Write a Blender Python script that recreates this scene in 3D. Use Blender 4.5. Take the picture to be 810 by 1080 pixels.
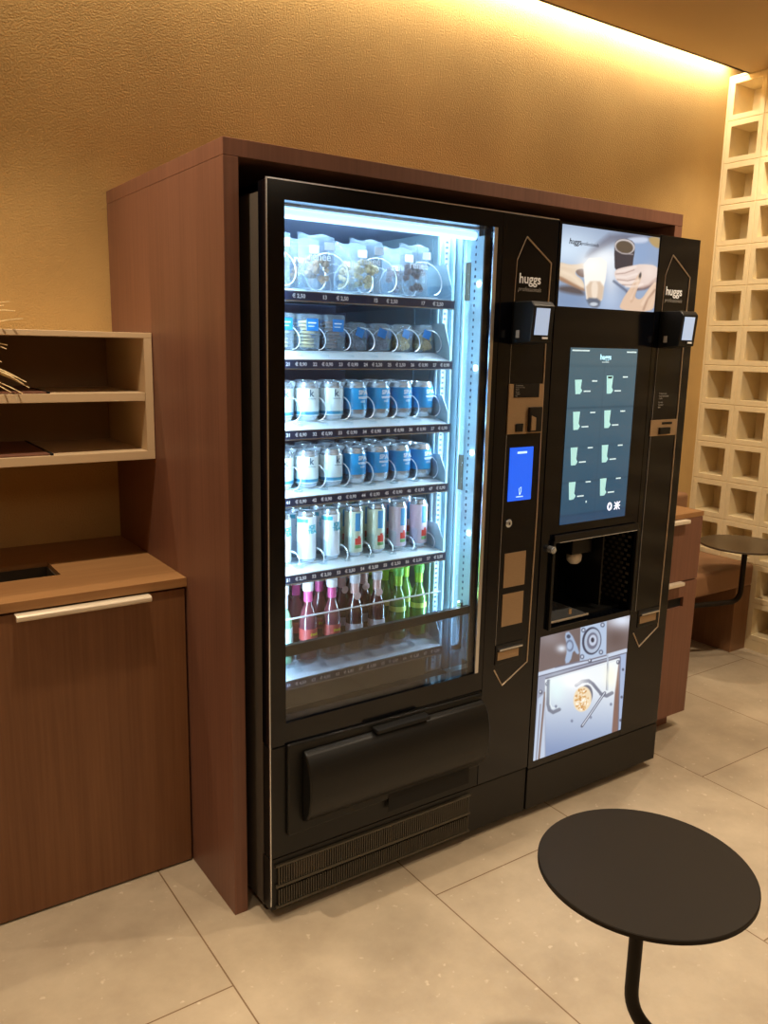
import bpy, bmesh, math, random
import numpy as np
from mathutils import Vector, Matrix
random.seed(7)
S = bpy.context.scene
COL = S.collection
for o in list(bpy.data.objects): bpy.data.objects.remove(o)

# ------------------------------------------------------------------ camera
CAM = np.array([-.789, -2.662, 1.476]); YAW, PIT, ROL, FPX = .604, -.197, .021, 871.5
_f = np.array([math.sin(YAW)*math.cos(PIT), math.cos(YAW)*math.cos(PIT), math.sin(PIT)])
_r0 = np.array([math.cos(YAW), -math.sin(YAW), 0.]); _u0 = np.cross(_r0, _f)
_r = _r0*math.cos(ROL)+_u0*math.sin(ROL); _u = -_r0*math.sin(ROL)+_u0*math.cos(ROL)
def at(px, py, ax, v):          # point seen at a pixel, on the plane axis=v
    d = _f*FPX+_r*(px-405)-_u*(py-540)
    return CAM+d*((v-CAM[ax])/d[ax])
cd = bpy.data.cameras.new('camera'); cam = bpy.data.objects.new('camera', cd); COL.objects.link(cam)
cam.matrix_world = Matrix(((_r[0], _u[0], -_f[0], CAM[0]), (_r[1], _u[1], -_f[1], CAM[1]), (_r[2], _u[2], -_f[2], CAM[2]), (0, 0, 0, 1)))
cd.sensor_fit = 'VERTICAL'; cd.sensor_height = 24; cd.sensor_width = 18; cd.lens = FPX/1080*24; cd.clip_start = .02
S.camera = cam

# ------------------------------------------------------------------ world, exposure, lamps
S.view_settings.view_transform = 'Standard'; S.view_settings.look = 'None'
S.view_settings.exposure = 0.42; S.view_settings.gamma = 1.0; S.view_settings.use_curve_mapping = False
w = bpy.data.worlds.new('world'); S.world = w; w.use_nodes = True
w.node_tree.nodes['Background'].inputs[0].default_value = (1, .72, .42, 1)
w.node_tree.nodes['Background'].inputs[1].default_value = .03
WARM = (1, .81, .58)
def area(name, loc, direc, sx, sy, power, col=WARM, spread=180):
    l = bpy.data.lights.new(name, 'AREA'); l.shape = 'RECTANGLE'; l.size = sx; l.size_y = sy
    l.energy = power; l.color = col; l.spread = math.radians(spread)
    o = bpy.data.objects.new(name, l); COL.objects.link(o); o.location = loc
    o.rotation_euler = Vector(direc).to_track_quat('-Z', 'Y').to_euler(); return o
def spot(name, loc, direc, power, angle=100, blend=.6, size=.03, col=WARM):
    l = bpy.data.lights.new(name, 'SPOT'); l.energy = power; l.color = col
    l.spot_size = math.radians(angle); l.spot_blend = blend; l.shadow_soft_size = size
    o = bpy.data.objects.new(name, l); COL.objects.link(o); o.location = loc
    o.rotation_euler = Vector(direc).to_track_quat('-Z', 'Y').to_euler(); return o
CEIL = 2.79
area('cove_strip_light', (0.6, -.052, 2.86), (0, .35, -1), 4.8, .03, 33, (1, .84, .58))
DOWN = [(-.27, -.92, 80), (1.25, -.88, 55), (2.85, -.50, 40), (-1.0, -2.2, 60), (.55, -2.35, 95), (1.85, -1.75, 100), (-1.7, -1.0, 50)]
for x, y, p in DOWN:
    spot('downlight_beam', (x, y, CEIL-.03), (0, 0, -1), p, 108 if y > -1.5 else (150 if x > 1.5 else 84), 1.0)
area('room_fill_light', (.3, -3.9, 2.7), (0, .25, -1), 3.5, 1.2, 15, (1, .82, .60))  # added soft fill from the front, not an actual lamp of the room

# ------------------------------------------------------------------ materials
def nt(name):
    m = bpy.data.materials.new(name); m.use_nodes = True
    return m, m.node_tree, m.node_tree.nodes['Principled BSDF']
def srgb(r, g, b):
    f = lambda c: (c/255/12.92) if c <= 10 else ((c/255+.055)/1.055)**2.4
    return (f(r), f(g), f(b), 1)
def mat(name, col, rough=.5, metal=0., spec=.5, noise=0., nscale=40, bump=0., coat=0., stretch=(1, 1, 1), alpha=None, trans=0., ior=None):
    m, t, p = nt(name)
    p.inputs['Base Color'].default_value = srgb(*col); p.inputs['Roughness'].default_value = rough
    p.inputs['Metallic'].default_value = metal; p.inputs['Specular IOR Level'].default_value = spec
    p.inputs['Coat Weight'].default_value = coat; p.inputs['Coat Roughness'].default_value = .05
    if trans: p.inputs['Transmission Weight'].default_value = trans
    if ior: p.inputs['IOR'].default_value = ior
    if alpha is not None: p.inputs['Alpha'].default_value = alpha
    if noise or bump:
        tc = t.nodes.new('ShaderNodeNewGeometry'); mp = t.nodes.new('ShaderNodeMapping'); mp.inputs['Scale'].default_value = stretch
        n = t.nodes.new('ShaderNodeTexNoise'); n.inputs['Scale'].default_value = nscale; n.inputs['Detail'].default_value = 5
        t.links.new(tc.outputs['Position'], mp.inputs[0]); t.links.new(mp.outputs[0], n.inputs['Vector'])
        if noise:
            r = t.nodes.new('ShaderNodeValToRGB'); c = srgb(*col)
            r.color_ramp.elements[0].position = .3; r.color_ramp.elements[1].position = .7
            r.color_ramp.elements[0].color = tuple(x*(1-noise) for x in c[:3])+(1,)
            r.color_ramp.elements[1].color = tuple(min(1, x*(1+noise)) for x in c[:3])+(1,)
            t.links.new(n.outputs['Fac'], r.inputs[0]); t.links.new(r.outputs[0], p.inputs['Base Color'])
        if bump:
            b = t.nodes.new('ShaderNodeBump'); b.inputs['Strength'].default_value = bump; b.inputs['Distance'].default_value = .004
            t.links.new(n.outputs['Fac'], b.inputs['Height']); t.links.new(b.outputs[0], p.inputs['Normal'])
    return m
def emis(name, col, s):
    m, t, p = nt(name); p.inputs['Base Color'].default_value = srgb(*col)
    p.inputs['Emission Color'].default_value = srgb(*col); p.inputs['Emission Strength'].default_value = s; return m
def wood(name, col, dark, rough=.45, axis='z', scale=1.):
    m, t, p = nt(name); p.inputs['Roughness'].default_value = rough; p.inputs['Specular IOR Level'].default_value = .35
    g = t.nodes.new('ShaderNodeNewGeometry'); mp = t.nodes.new('ShaderNodeMapping')
    mp.inputs['Scale'].default_value = {'z': (90*scale, 90*scale, 2.2), 'x': (2.2, 90*scale, 90*scale)}[axis]
    n = t.nodes.new('ShaderNodeTexNoise'); n.inputs['Scale'].default_value = 1; n.inputs['Detail'].default_value = 6; n.inputs['Roughness'].default_value = .65
    mp2 = t.nodes.new('ShaderNodeMapping'); mp2.inputs['Scale'].default_value = {'z': (7, 7, .7), 'x': (.7, 7, 7)}[axis]
    n2 = t.nodes.new('ShaderNodeTexNoise'); n2.inputs['Scale'].default_value = 1; n2.inputs['Detail'].default_value = 3
    mx = t.nodes.new('ShaderNodeMix'); mx.data_type = 'FLOAT'; mx.inputs[0].default_value = .45
    r = t.nodes.new('ShaderNodeValToRGB'); r.color_ramp.elements[0].position = .32; r.color_ramp.elements[1].position = .68
    r.color_ramp.elements[0].color = srgb(*dark); r.color_ramp.elements[1].color = srgb(*col)
    L = t.links.new
    L(g.outputs['Position'], mp.inputs[0]); L(mp.outputs[0], n.inputs['Vector']); L(g.outputs['Position'], mp2.inputs[0]); L(mp2.outputs[0], n2.inputs['Vector'])
    L(n.outputs['Fac'], mx.inputs[2]); L(n2.outputs['Fac'], mx.inputs[3]); L(mx.outputs[0], r.inputs[0]); L(r.outputs[0], p.inputs['Base Color'])
    return m
def glass(name, tint=(1, 1, 1), refl=1.0, edge=.03):
    m = bpy.data.materials.new(name); m.use_nodes = True; t = m.node_tree; t.nodes.clear()
    o = t.nodes.new('ShaderNodeOutputMaterial'); a = t.nodes.new('ShaderNodeBsdfTransparent'); b = t.nodes.new('ShaderNodeBsdfGlossy')
    a.inputs[0].default_value = tint+(1,); b.inputs['Roughness'].default_value = .02; b.inputs['Color'].default_value = (refl,)*3+(1,)
    f = t.nodes.new('ShaderNodeFresnel'); ge = t.nodes.new('ShaderNodeNewGeometry'); mr = t.nodes.new('ShaderNodeMapRange'); mr.inputs['To Min'].default_value = 1.5; mr.inputs['To Max'].default_value = 1/1.5; t.links.new(ge.outputs['Backfacing'], mr.inputs['Value']); t.links.new(mr.outputs[0], f.inputs[0]); x = t.nodes.new('ShaderNodeMixShader')
    t.links.new(f.outputs[0], x.inputs[0]); t.links.new(a.outputs[0], x.inputs[1]); t.links.new(b.outputs[0], x.inputs[2]); t.links.new(x.outputs[0], o.inputs[0])
    return m
M = {}
M['wood'] = wood('walnut_veneer', (136, 94, 76), (110, 74, 59))
M['wood_cab'] = wood('cabinet_veneer', (134, 92, 60), (108, 70, 44))
M['wood_top'] = wood('counter_veneer', (168, 126, 82), (144, 102, 64), .4, 'x')
M['black'] = mat('black_powder_coat', (12, 12, 14), .38, 0, .4)
M['black_gloss'] = mat('black_glass', (6, 8, 14), .14, 0, .4)
M['black_matte'] = mat('black_plastic', (15, 15, 14), .42, 0, .35, bump=.08, nscale=900)
M['side'] = mat('dark_grey_steel', (104, 96, 88), .42, .35, noise=.08, nscale=300)
M['kick'] = mat('dark_kick_panel', (22, 20, 18), .42, 0, .35)
M['dark'] = mat('dark_recess', (6, 6, 6), .8)
M['chrome'] = mat('bright_metal', (215, 218, 222), .22, .9)
M['wire'] = mat('white_wire', (225, 230, 235), .3, .35)
M['liner'] = mat('grey_liner', (150, 160, 186), .55)
M['liner_side'] = mat('pale_liner_panel', (150, 176, 188), .35, .1)
M['tray'] = mat('white_tray', (228, 236, 240), .45)
M['tray_dark'] = mat('tray_strip_grey', (44, 54, 86), .4)
M['textw'] = mat('white_print', (240, 243, 248), .5)
M['textdim'] = mat('grey_print', (150, 145, 138), .5)
M['copper'] = mat('bronze_line', (196, 176, 152), .3, .55)
M['beige'] = mat('beige_brushed_panel', (168, 142, 112), .34, .5, noise=.06, nscale=60, stretch=(1, 1, 10))
M['shelf'] = mat('cream_laminate', (204, 178, 142), .5)
M['handle'] = mat('cream_handle', (226, 212, 190), .35, .1)
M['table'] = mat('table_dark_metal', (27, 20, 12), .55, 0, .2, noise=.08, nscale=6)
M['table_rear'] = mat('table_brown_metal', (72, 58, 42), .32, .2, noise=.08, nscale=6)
M['block'] = mat('cream_breeze_block', (232, 214, 174), .7, noise=.03, nscale=30, bump=.1)
M['ceil'] = mat('ceiling_paint', (184, 160, 120), .8)
M['leather'] = mat('brown_leather', (142, 104, 74), .5, bump=.1, nscale=120)
M['bench'] = wood('bench_veneer', (138, 100, 68), (118, 84, 56))
M['straw'] = mat('dried_straw', (236, 212, 160), .7, noise=.2, nscale=60)
M['pot'] = mat('clay_pot', (180, 140, 100), .7)
M['steel'] = mat('bin_steel', (96, 88, 76), .4, .5)
M['glass'] = glass('window_glass', (.93, .96, .99))
M['clear'] = glass('clear_plastic', (.90, .95, .98))
M['film'] = mat('clear_film', (176, 194, 212), .22, 0, .7, alpha=.30, bump=.5, nscale=110)
M['silver'] = mat('aluminium', (205, 212, 220), .25, .75)
M['red'] = mat('red_plastic', (196, 40, 36), .4)

def wall_material():
    m, t, p = nt('ochre_plaster'); L = t.links.new
    p.inputs['Roughness'].default_value = .78; p.inputs['Specular IOR Level'].default_value = .25
    g = t.nodes.new('ShaderNodeNewGeometry')
    n = t.nodes.new('ShaderNodeTexNoise'); n.inputs['Scale'].default_value = 175; n.inputs['Detail'].default_value = 3
    n2 = t.nodes.new('ShaderNodeTexNoise'); n2.inputs['Scale'].default_value = 2.5; n2.inputs['Detail'].default_value = 4
    r = t.nodes.new('ShaderNodeValToRGB'); r.color_ramp.elements[0].position = .35; r.color_ramp.elements[1].position = .65
    r.color_ramp.elements[0].color = srgb(186, 154, 100); r.color_ramp.elements[1].color = srgb(200, 167, 110)
    b = t.nodes.new('ShaderNodeBump'); b.inputs['Strength'].default_value = .6; b.inputs['Distance'].default_value = .004
    L(g.outputs['Position'], n.inputs['Vector']); L(g.outputs['Position'], n2.inputs['Vector']); L(n2.outputs['Fac'], r.inputs[0])
    L(r.outputs[0], p.inputs['Base Color']); L(n.outputs['Fac'], b.inputs['Height']); L(b.outputs[0], p.inputs['Normal'])
    return m
def floor_material():
    m, t, p = nt('stone_tile'); L = t.links.new
    g = t.nodes.new('ShaderNodeNewGeometry'); mp = t.nodes.new('ShaderNodeMapping'); mp.vector_type = 'POINT'
    # brick rows stack along x (0.6 m), bricks run along y (1.2 m)
    sx = t.nodes.new('ShaderNodeSeparateXYZ'); cb = t.nodes.new('ShaderNodeCombineXYZ')
    ax = t.nodes.new('ShaderNodeMath'); ax.operation = 'ADD'; ax.inputs[1].default_value = .105+12*.6
    ay = t.nodes.new('ShaderNodeMath'); ay.operation = 'ADD'; ay.inputs[1].default_value = 1.69-.6+.0+12
    L(g.outputs['Position'], sx.inputs[0]); L(sx.outputs[0], ax.inputs[0]); L(sx.outputs[1], ay.inputs[0])
    L(ay.outputs[0], cb.inputs[0]); L(ax.outputs[0], cb.inputs[1])
    br = t.nodes.new('ShaderNodeTexBrick'); br.inputs['Scale'].default_value = 1; br.inputs['Brick Width'].default_value = 1.2; br.inputs['Row Height'].default_value = .6
    br.inputs['Mortar Size'].default_value = .0019; br.inputs['Mortar Smooth'].default_value = 0; br.offset = .5; br.offset_frequency = 2
    br.inputs['Color1'].default_value = (1, 1, 1, 1); br.inputs['Color2'].default_value = (.94, .94, .94, 1); br.inputs['Mortar'].default_value = srgb(170, 150, 128); br.inputs['Bias'].default_value = 0
    L(cb.outputs[0], br.inputs['Vector'])
    n = t.nodes.new('ShaderNodeTexNoise'); n.inputs['Scale'].default_value = 5; n.inputs['Detail'].default_value = 8; n.inputs['Roughness'].default_value = .62
    L(g.outputs['Position'], n.inputs['Vector'])
    r = t.nodes.new('ShaderNodeValToRGB'); r.color_ramp.elements[0].position = .3; r.color_ramp.elements[1].position = .72
    r.color_ramp.elements[0].color = srgb(168, 152, 130); r.color_ramp.elements[1].color = srgb(194, 178, 154)
    L(n.outputs['Fac'], r.inputs[0])
    v = t.nodes.new('ShaderNodeTexNoise'); v.inputs['Scale'].default_value = 38; v.inputs['Detail'].default_value = 3
    L(g.outputs['Position'], v.inputs['Vector'])
    r2 = t.nodes.new('ShaderNodeValToRGB'); r2.color_ramp.elements[0].position = .66; r2.color_ramp.elements[1].position = .74
    r2.color_ramp.elements[0].color = (0, 0, 0, 1); r2.color_ramp.elements[1].color = (.55, .55, .55, 1); L(v.outputs['Fac'], r2.inputs[0])
    mx0 = t.nodes.new('ShaderNodeMix'); mx0.data_type = 'RGBA'; L(r2.outputs[0], mx0.inputs[0]); L(r.outputs[0], mx0.inputs[6]); mx0.inputs[7].default_value = srgb(222, 210, 188)
    mx = t.nodes.new('ShaderNodeMix'); mx.data_type = 'RGBA'; mx.blend_type = 'MULTIPLY'; mx.inputs[0].default_value = 1
    L(mx0.outputs[2], mx.inputs[6]); L(br.outputs['Color'], mx.inputs[7]); L(mx.outputs[2], p.inputs['Base Color'])
    p.inputs['Roughness'].default_value = .48; p.inputs['Specular IOR Level'].default_value = .4
    return m
M['wall'] = wall_material(); M['floor'] = floor_material()

# ------------------------------------------------------------------ mesh helpers
class MB:
    def __init__(s): s.b = bmesh.new()
    def box(s, x0, x1, y0, y1, z0, z1, bev=0., seg=2):
        g = bmesh.ops.create_cube(s.b, size=1)['verts']
        for v in g:
            v.co = Vector(((x0+x1)/2+v.co.x*(x1-x0), (y0+y1)/2+v.co.y*(y1-y0), (z0+z1)/2+v.co.z*(z1-z0)))
        if bev:
            e = {e for v in g for e in v.link_edges}
            bmesh.ops.bevel(s.b, geom=list(e), offset=bev, segments=seg, affect='EDGES', profile=.6)
        return s
    def cyl(s, p0, p1, r, n=16, r2=None):
        return s.tube([p0, p1], r, n, r2)
    def tube(s, pts, r, n=10, r2=None, closed=False):
        pts = [Vector(p) for p in pts]; rings = []; up = None; N = len(pts)
        for i, p in enumerate(pts):
            if closed: d = (pts[(i+1) % N]-pts[i-1]).normalized()
            else: d = (pts[min(i+1, N-1)]-pts[max(i-1, 0)]).normalized()
            if up is None: up = d.orthogonal().normalized()
            up = (up-d*up.dot(d)).normalized(); w_ = d.cross(up)
            rr = r if r2 is None else r+(r2-r)*i/(N-1)
            rings.append([s.b.verts.new(p+(up*math.cos(a)+w_*math.sin(a))*rr) for a in [2*math.pi*k/n for k in range(n)]])
        for i in range(N if closed else N-1):
            a, b = rings[i], rings[(i+1) % N]
            for k in range(n): s.b.faces.new((a[k], a[(k+1) % n], b[(k+1) % n], b[k]))
        if not closed: s.b.faces.new(rings[0][::-1]); s.b.faces.new(rings[-1])
        return s
    def lathe(s, prof, n=20, cx=0, cy=0, cap=True):       # prof: (r,z)
        rings = []
        for r, z in prof:
            rings.append([s.b.verts.new((cx+r*math.cos(2*math.pi*k/n), cy+r*math.sin(2*math.pi*k/n), z)) for k in range(n)])
        for a, b in zip(rings, rings[1:]):
            for k in range(n): s.b.faces.new((a[k], a[(k+1) % n], b[(k+1) % n], b[k]))
        if cap: s.b.faces.new(rings[0][::-1]); s.b.faces.new(rings[-1])
        return s
    def prism(s, pts, axis, a, b):                        # pts in the plane across axis, extruded a..b
        def P(u, v, w_): return {'x': (w_, u, v), 'y': (u, w_, v), 'z': (u, v, w_)}[axis]
        A = [s.b.verts.new(P(u, v, a)) for u, v in pts]; B = [s.b.verts.new(P(u, v, b)) for u, v in pts]
        n = len(pts); s.b.faces.new(A); s.b.faces.new(B[::-1])
        for i in range(n): s.b.faces.new((A[i], B[i], B[(i+1) % n], A[(i+1) % n]))
        return s
    def add_mesh(s, me, loc):
        n0 = len(s.b.verts); s.b.from_mesh(me); s.b.verts.ensure_lookup_table()
        for v in s.b.verts[n0:]: v.co += Vector(loc)
        return s
ROOT = {}
def build(name, mb, m, parent=None, smooth=False, bev=0.):
    b = mb.b
    bmesh.ops.recalc_face_normals(b, faces=b.faces)
    r = parent
    while r is not None and r.parent is not None: r = r.parent
    if r is not None and r.name in ROOT:
        L = ROOT[r.name]
        for v in b.verts: v.co -= L
    me = bpy.data.meshes.new(name); b.to_mesh(me); b.free()
    if smooth:
        for p in me.polygons: p.use_smooth = True
    me.materials.append(m)
    o = bpy.data.objects.new(name, me); COL.objects.link(o)
    if smooth:
        try: me.set_sharp_from_angle(angle=math.radians(38))
        except Exception: pass
    if bev:
        md = o.modifiers.new('edge', 'BEVEL'); md.width = bev; md.segments = 2; md.limit_method = 'ANGLE'
    if parent is not None: o.parent = parent
    return o
def thing(name, label, cat, loc, group=None):
    o = bpy.data.objects.new(name, None); COL.objects.link(o); o.location = loc; o.empty_display_size = .05
    o['label'] = label; o['category'] = cat
    if group: o['group'] = group
    ROOT[o.name] = Vector(loc); return o
def struct(name, mb, m, parent=None, smooth=False, bev=0.):
    o = build(name, mb, m, parent, smooth, bev)
    if parent is None: o['kind'] = 'structure'
    return o
_tc = {}
def text_mesh(txt, size, align='CENTER', shear=0., bold=0.):      # lies in xz, faces -y
    k = (txt, size, align, shear, bold)
    if k in _tc: return _tc[k]
    c = bpy.data.curves.new('t', 'FONT'); c.body = txt; c.size = size; c.align_x = align; c.shear = shear; c.offset = bold; c.resolution_u = 3; c.extrude = .0002
    o = bpy.data.objects.new('t', c); COL.objects.link(o); dg = bpy.context.evaluated_depsgraph_get()
    me = bpy.data.meshes.new_from_object(o.evaluated_get(dg)); bpy.data.objects.remove(o); bpy.data.curves.remove(c)
    me.transform(Matrix.Rotation(math.pi/2, 4, 'X')); _tc[k] = me; return me
def text(name, items, m, parent):                          # items: (txt,size,x,y,z[,align,shear,bold])
    mb = MB()
    for it in items: mb.add_mesh(text_mesh(it[0], it[1], *it[5:]), it[2:5])
    return build(name, mb, m, parent)
def arc(c, r, a0, a1, n, plane='xz'):
    return [(c[0]+r*math.cos(a0+(a1-a0)*i/n), c[1]+r*math.sin(a0+(a1-a0)*i/n)) for i in range(n+1)]

# ------------------------------------------------------------------ room
XW = 3.038; FL = -5.2; LW = -2.6
struct('floor', MB().box(LW-.1, XW+.3, FL-.1, .1, -.08, 0), M['floor'])
struct('wall_back', MB().box(LW-.1, XW+.3, 0, .1, 0, 3.0), M['wall'])
struct('wall_left', MB().box(LW-.1, LW, FL, 0, 0, 3.0), M['wall'])
struct('wall_front', MB().box(LW-.1, XW+.3, FL-.1, FL, 0, 3.0), M['wall'])
struct('ceiling', MB().box(LW, XW+.3, FL, -.10, CEIL, CEIL+.03).box(LW, XW+.3, -.115, -.10, CEIL, CEIL+.045).box(LW, XW+.3, FL, 0, 2.97, 3.0), M['ceil'])
def block_wall():
    mb = MB(); b = mb.b; P = .1955; H = .0715; T = .012
    def q(*c): b.faces.new([b.verts.new(v) for v in c])
    for j in range(26):
        for k in range(14):
            yc = -.107-P*j; zc = 2.6905-P*k
            if zc-P/2 < 0: zc_lo = 0
            def ring(h, x, hz=None): hz = hz or h; return [(x, yc+h, zc+hz), (x, yc-h, zc+hz), (x, yc-h, zc-hz), (x, yc+h, zc-hz)]
            R = [ring(P/2, XW+.0035), ring(P/2-.003, XW), ring(H, XW), ring(H-.002, XW+.155)]
            for a, c in zip(R, R[1:]):
                for i in range(4): q(a[i], a[(i+1) % 4], c[(i+1) % 4], c[i])
            q(*R[-1])
    mb.box(XW, XW+.12, -.0095, .0, 0, CEIL); mb.box(XW, XW+.12, FL, 0, 0, .052); mb.box(XW+.24, XW+.3, FL, 0, 0, 3.0)
    mb.box(XW, XW+.12, FL, 0, 2.789, 2.8)
    return mb
o = struct('wall_right', block_wall(), M['block'])
# ------------------------------------------------------------------ ceiling downlights
dl = None
for i, (x, y, p) in enumerate(DOWN):
    if dl is None:
        dl = thing('ceiling_downlight', 'round recessed ceiling downlight above the wooden side cabinet and cream shelf', 'light', (x, y, CEIL))
        b1 = build('trim_ring', MB().lathe([(.03, CEIL), (.045, CEIL), (.045, CEIL-.006), (.032, CEIL-.006), (.03, CEIL)], 28, x, y, cap=False), M['black'], dl, True)
    else:
        c = dl.copy(); COL.objects.link(c); c.location = (x, y, CEIL)
        k = dl.children[0].copy(); COL.objects.link(k); k.parent = c
        c['label'] = ['', 'round recessed ceiling downlight in front of the middle of the vending enclosure', 'round recessed ceiling downlight above the bench and far round table',
                      'round recessed ceiling downlight close above the camera spot', 'round recessed ceiling downlight above the near black table',
                      'round recessed ceiling downlight over the open floor near the block wall', 'round recessed ceiling downlight near the left wall'][i]

# ------------------------------------------------------------------ vending enclosure
D, HE, WE, T = .868, 1.92, 1.612, .037
YB = -.003
enc = thing('vending_enclosure', 'tall walnut veneer enclosure boxed around both black vending machines', 'enclosure', (0, 0, 0))
build('side_panel', MB().box(0, T, -D, YB, 0, HE-T-.0005), M['wood'], enc, bev=.001)
build('side_panel', MB().box(WE-T, WE, -D, YB, 0, HE-T-.0005), M['wood'], enc, bev=.001)
build('top_panel', MB().box(0, WE, -D, YB, HE-T, HE), M['wood'], enc, bev=.001)

# ------------------------------------------------------------------ snack machine
F = -.949; X0, X1, X2 = .066, .963, 1.600; HT = 1.83; ZB = .03
vm = thing('snack_vending_machine', 'large black glass-fronted vending machine full of snacks and drinks, left of the pair', 'vending machine', (X0, -.5, 0))
yb = -.905
sh = MB().box(X0, .098, yb, -.06, ZB, HT-.004).box(X0, X1, yb, -.06, HT-.022, HT-.004).box(.098, X1, -.08, -.06, ZB, HT-.022).box(.735, .752, yb, -.08, ZB, HT-.022).box(X1-.012, X1, yb, -.08, ZB, HT-.022)
build('cabinet_shell', sh, M['side'], vm)
build('back_liner', MB().box(.098, .735, -.23, -.215, .50, 1.808), M['liner'], vm)
build('liner_wall', MB().box(.098, .103, yb, -.23, .50, 1.808), M['liner'], vm)['label'] = 'left inner wall of the cold cabinet'
rw = build('side_wall_panel', MB().box(.716, .735, -.90, -.23, .50, 1.808).box(.664, .716, -.80, -.79, .50, 1.80), M['liner_side'], vm)
build('top_liner', MB().box(.103, .716, yb, -.23, 1.797, 1.808), M['liner'], vm)
build('floor_liner', MB().box(.103, .716, yb, -.23, .50, .515), M['black_matte'], vm)
# shelf rail with slots
rail = build('shelf_rail', MB().box(.672, .684, -.812, -.80, .53, 1.78).box(.700, .706, -.816, -.80, .53, 1.78), M['liner_side'], vm)
mb = MB()
for i in range(84): mb.box(.6745, .6815, -.8135, -.812, .545+i*.0146, .551+i*.0146)
build('rail_slots', mb, M['tray_dark'], rail)
for z in (1.655, 1.13): build('latch_slot', MB().box(.7135, .716, -.872, -.852, z-.05, z+.05), M['steel'], rw)
mb = MB()
for i in range(62): mb.box(.7145, .716, -.893, -.889, .60+i*.019, .607+i*.019)
build('hole_row', mb, M['tray_dark'], rw)
# door frame (one ring) with its glass
WX0, WX1, WZ0, WZ1 = .109, .738, .549, 1.790
PX = .757
LZ = .492
fr = MB()
fr.box(X0, WX0, F, yb, LZ, HT).box(WX1, PX-.0015, F, yb, LZ, HT).box(WX0, WX1, F, yb, WZ1, HT).box(WX0, WX1, F, yb, LZ, WZ0)
build('door_frame', fr, M['black_gloss'], vm)
build('window_pane', MB().box(WX0-.004, WX1+.002, F+.006, F+.011, WZ0-.004, WZ1+.004), M['glass'], vm)
build('window_trim', MB().box(WX1-.012, WX1, F-.001, F+.004, WZ0, WZ1), M['chrome'], vm)
build('edge_trim', MB().box(X0-.001, X1, F-.001, F+.004, HT, HT+.003).box(X0-.0025, X0, F-.001, F+.003, ZB+.02, HT+.003), M['chrome'], vm)
# lights inside
TUBE = emis('cold_tube', (180, 222, 255), 1.4)
build('light_tube', MB().cyl((.112, -.888, 1.772), (.712, -.888, 1.772), .011, 12), TUBE, vm, True)
mb = MB(); mb.box(.104, .7155, -.90, -.84, 1.786, 1.797)
build('lamp_reflector', mb, M['tray'], vm)
LED = emis('led_point', (215, 240, 255), 30)
mb2 = MB().box(.7155, .720, -.922, -.897, .58, 1.77)
for y in (-.848, -.835, -.760, -.70, -.62): build('wall_rib', MB().box(.7115, .716, y-.004, y+.004, .53, 1.78), M['liner_side'], vm)
lb_ = build('led_bar', mb2, M['liner_side'], vm)
for z in (1.647, 1.425, 1.192, .962): build('led_lamp', MB().box(.7125, .7155, -.914, -.904, z-.006, z+.006, .001), LED, lb_)
STRIP = emis('cold_strip', (180, 222, 255), 2.5)
build('led_strip', MB().box(.1035, .1075, -.900, -.890, .60, 1.76), STRIP, vm)
area('snack_top_light', (.41, -.83, 1.785), (0, 1, -.75), .58, .03, 1.6, (.62, .86, 1))
area('snack_left_light', (.112, -.885, 1.18), (1, .42, 0), .02, 1.15, 4.6, (.60, .86, 1))
bpy.data.objects['snack_left_light'].rotation_euler = (math.pi/2, 0, -math.pi/2+.45)
area('snack_right_light', (.708, -.885, 1.18), (-1, .5, 0), .02, 1.15, 3.2, (.60, .86, 1))
bpy.data.objects['snack_right_light'].rotation_euler = (math.pi/2, 0, math.pi/2-.5)

# trays: (strip top z, base z, numbers, prices, coil radius)
TR = [(1.602, 1.612, 1), (1.443, 1.463, 2), (1.273, 1.289, 3), (1.107, 1.116, 4), (.909, .915, 5), (.628, .650, 6)]
LP = .0735; LX = lambda k: .1765+LP*k
wide = [(.112, .205), (.205, .353), (.353, .501), (.501, .650)]
PR = {1: ['€ 2,50']*4, 2: ['€ 0,90']*3+['€ 2,20', '€ 2,50', '€ 0,90', '€ 0,90'], 3: ['€ 0,90']*7, 4: ['€ 0,90']*7, 5: ['€ 2,50', '€ 2,50', '€ 2,50', '€ 2,50', '€ 2,50', '€ 2,50', '€ 2,50'], 6: ['€ 4,50', '€ 4,50', '€ 4,80', '€ 4,80', '€ 4,80', '€ 4,20', '€ 4,20']}
def helix(cx, z, r, y0, y1, pitch, seg=14):
    n = int((y1-y0)/pitch*seg)
    return [(cx+r*math.sin(2*math.pi*i/seg), y0+(y1-y0)*i/n, z-r*math.cos(2*math.pi*i/seg)) for i in range(n+1)]
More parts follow.
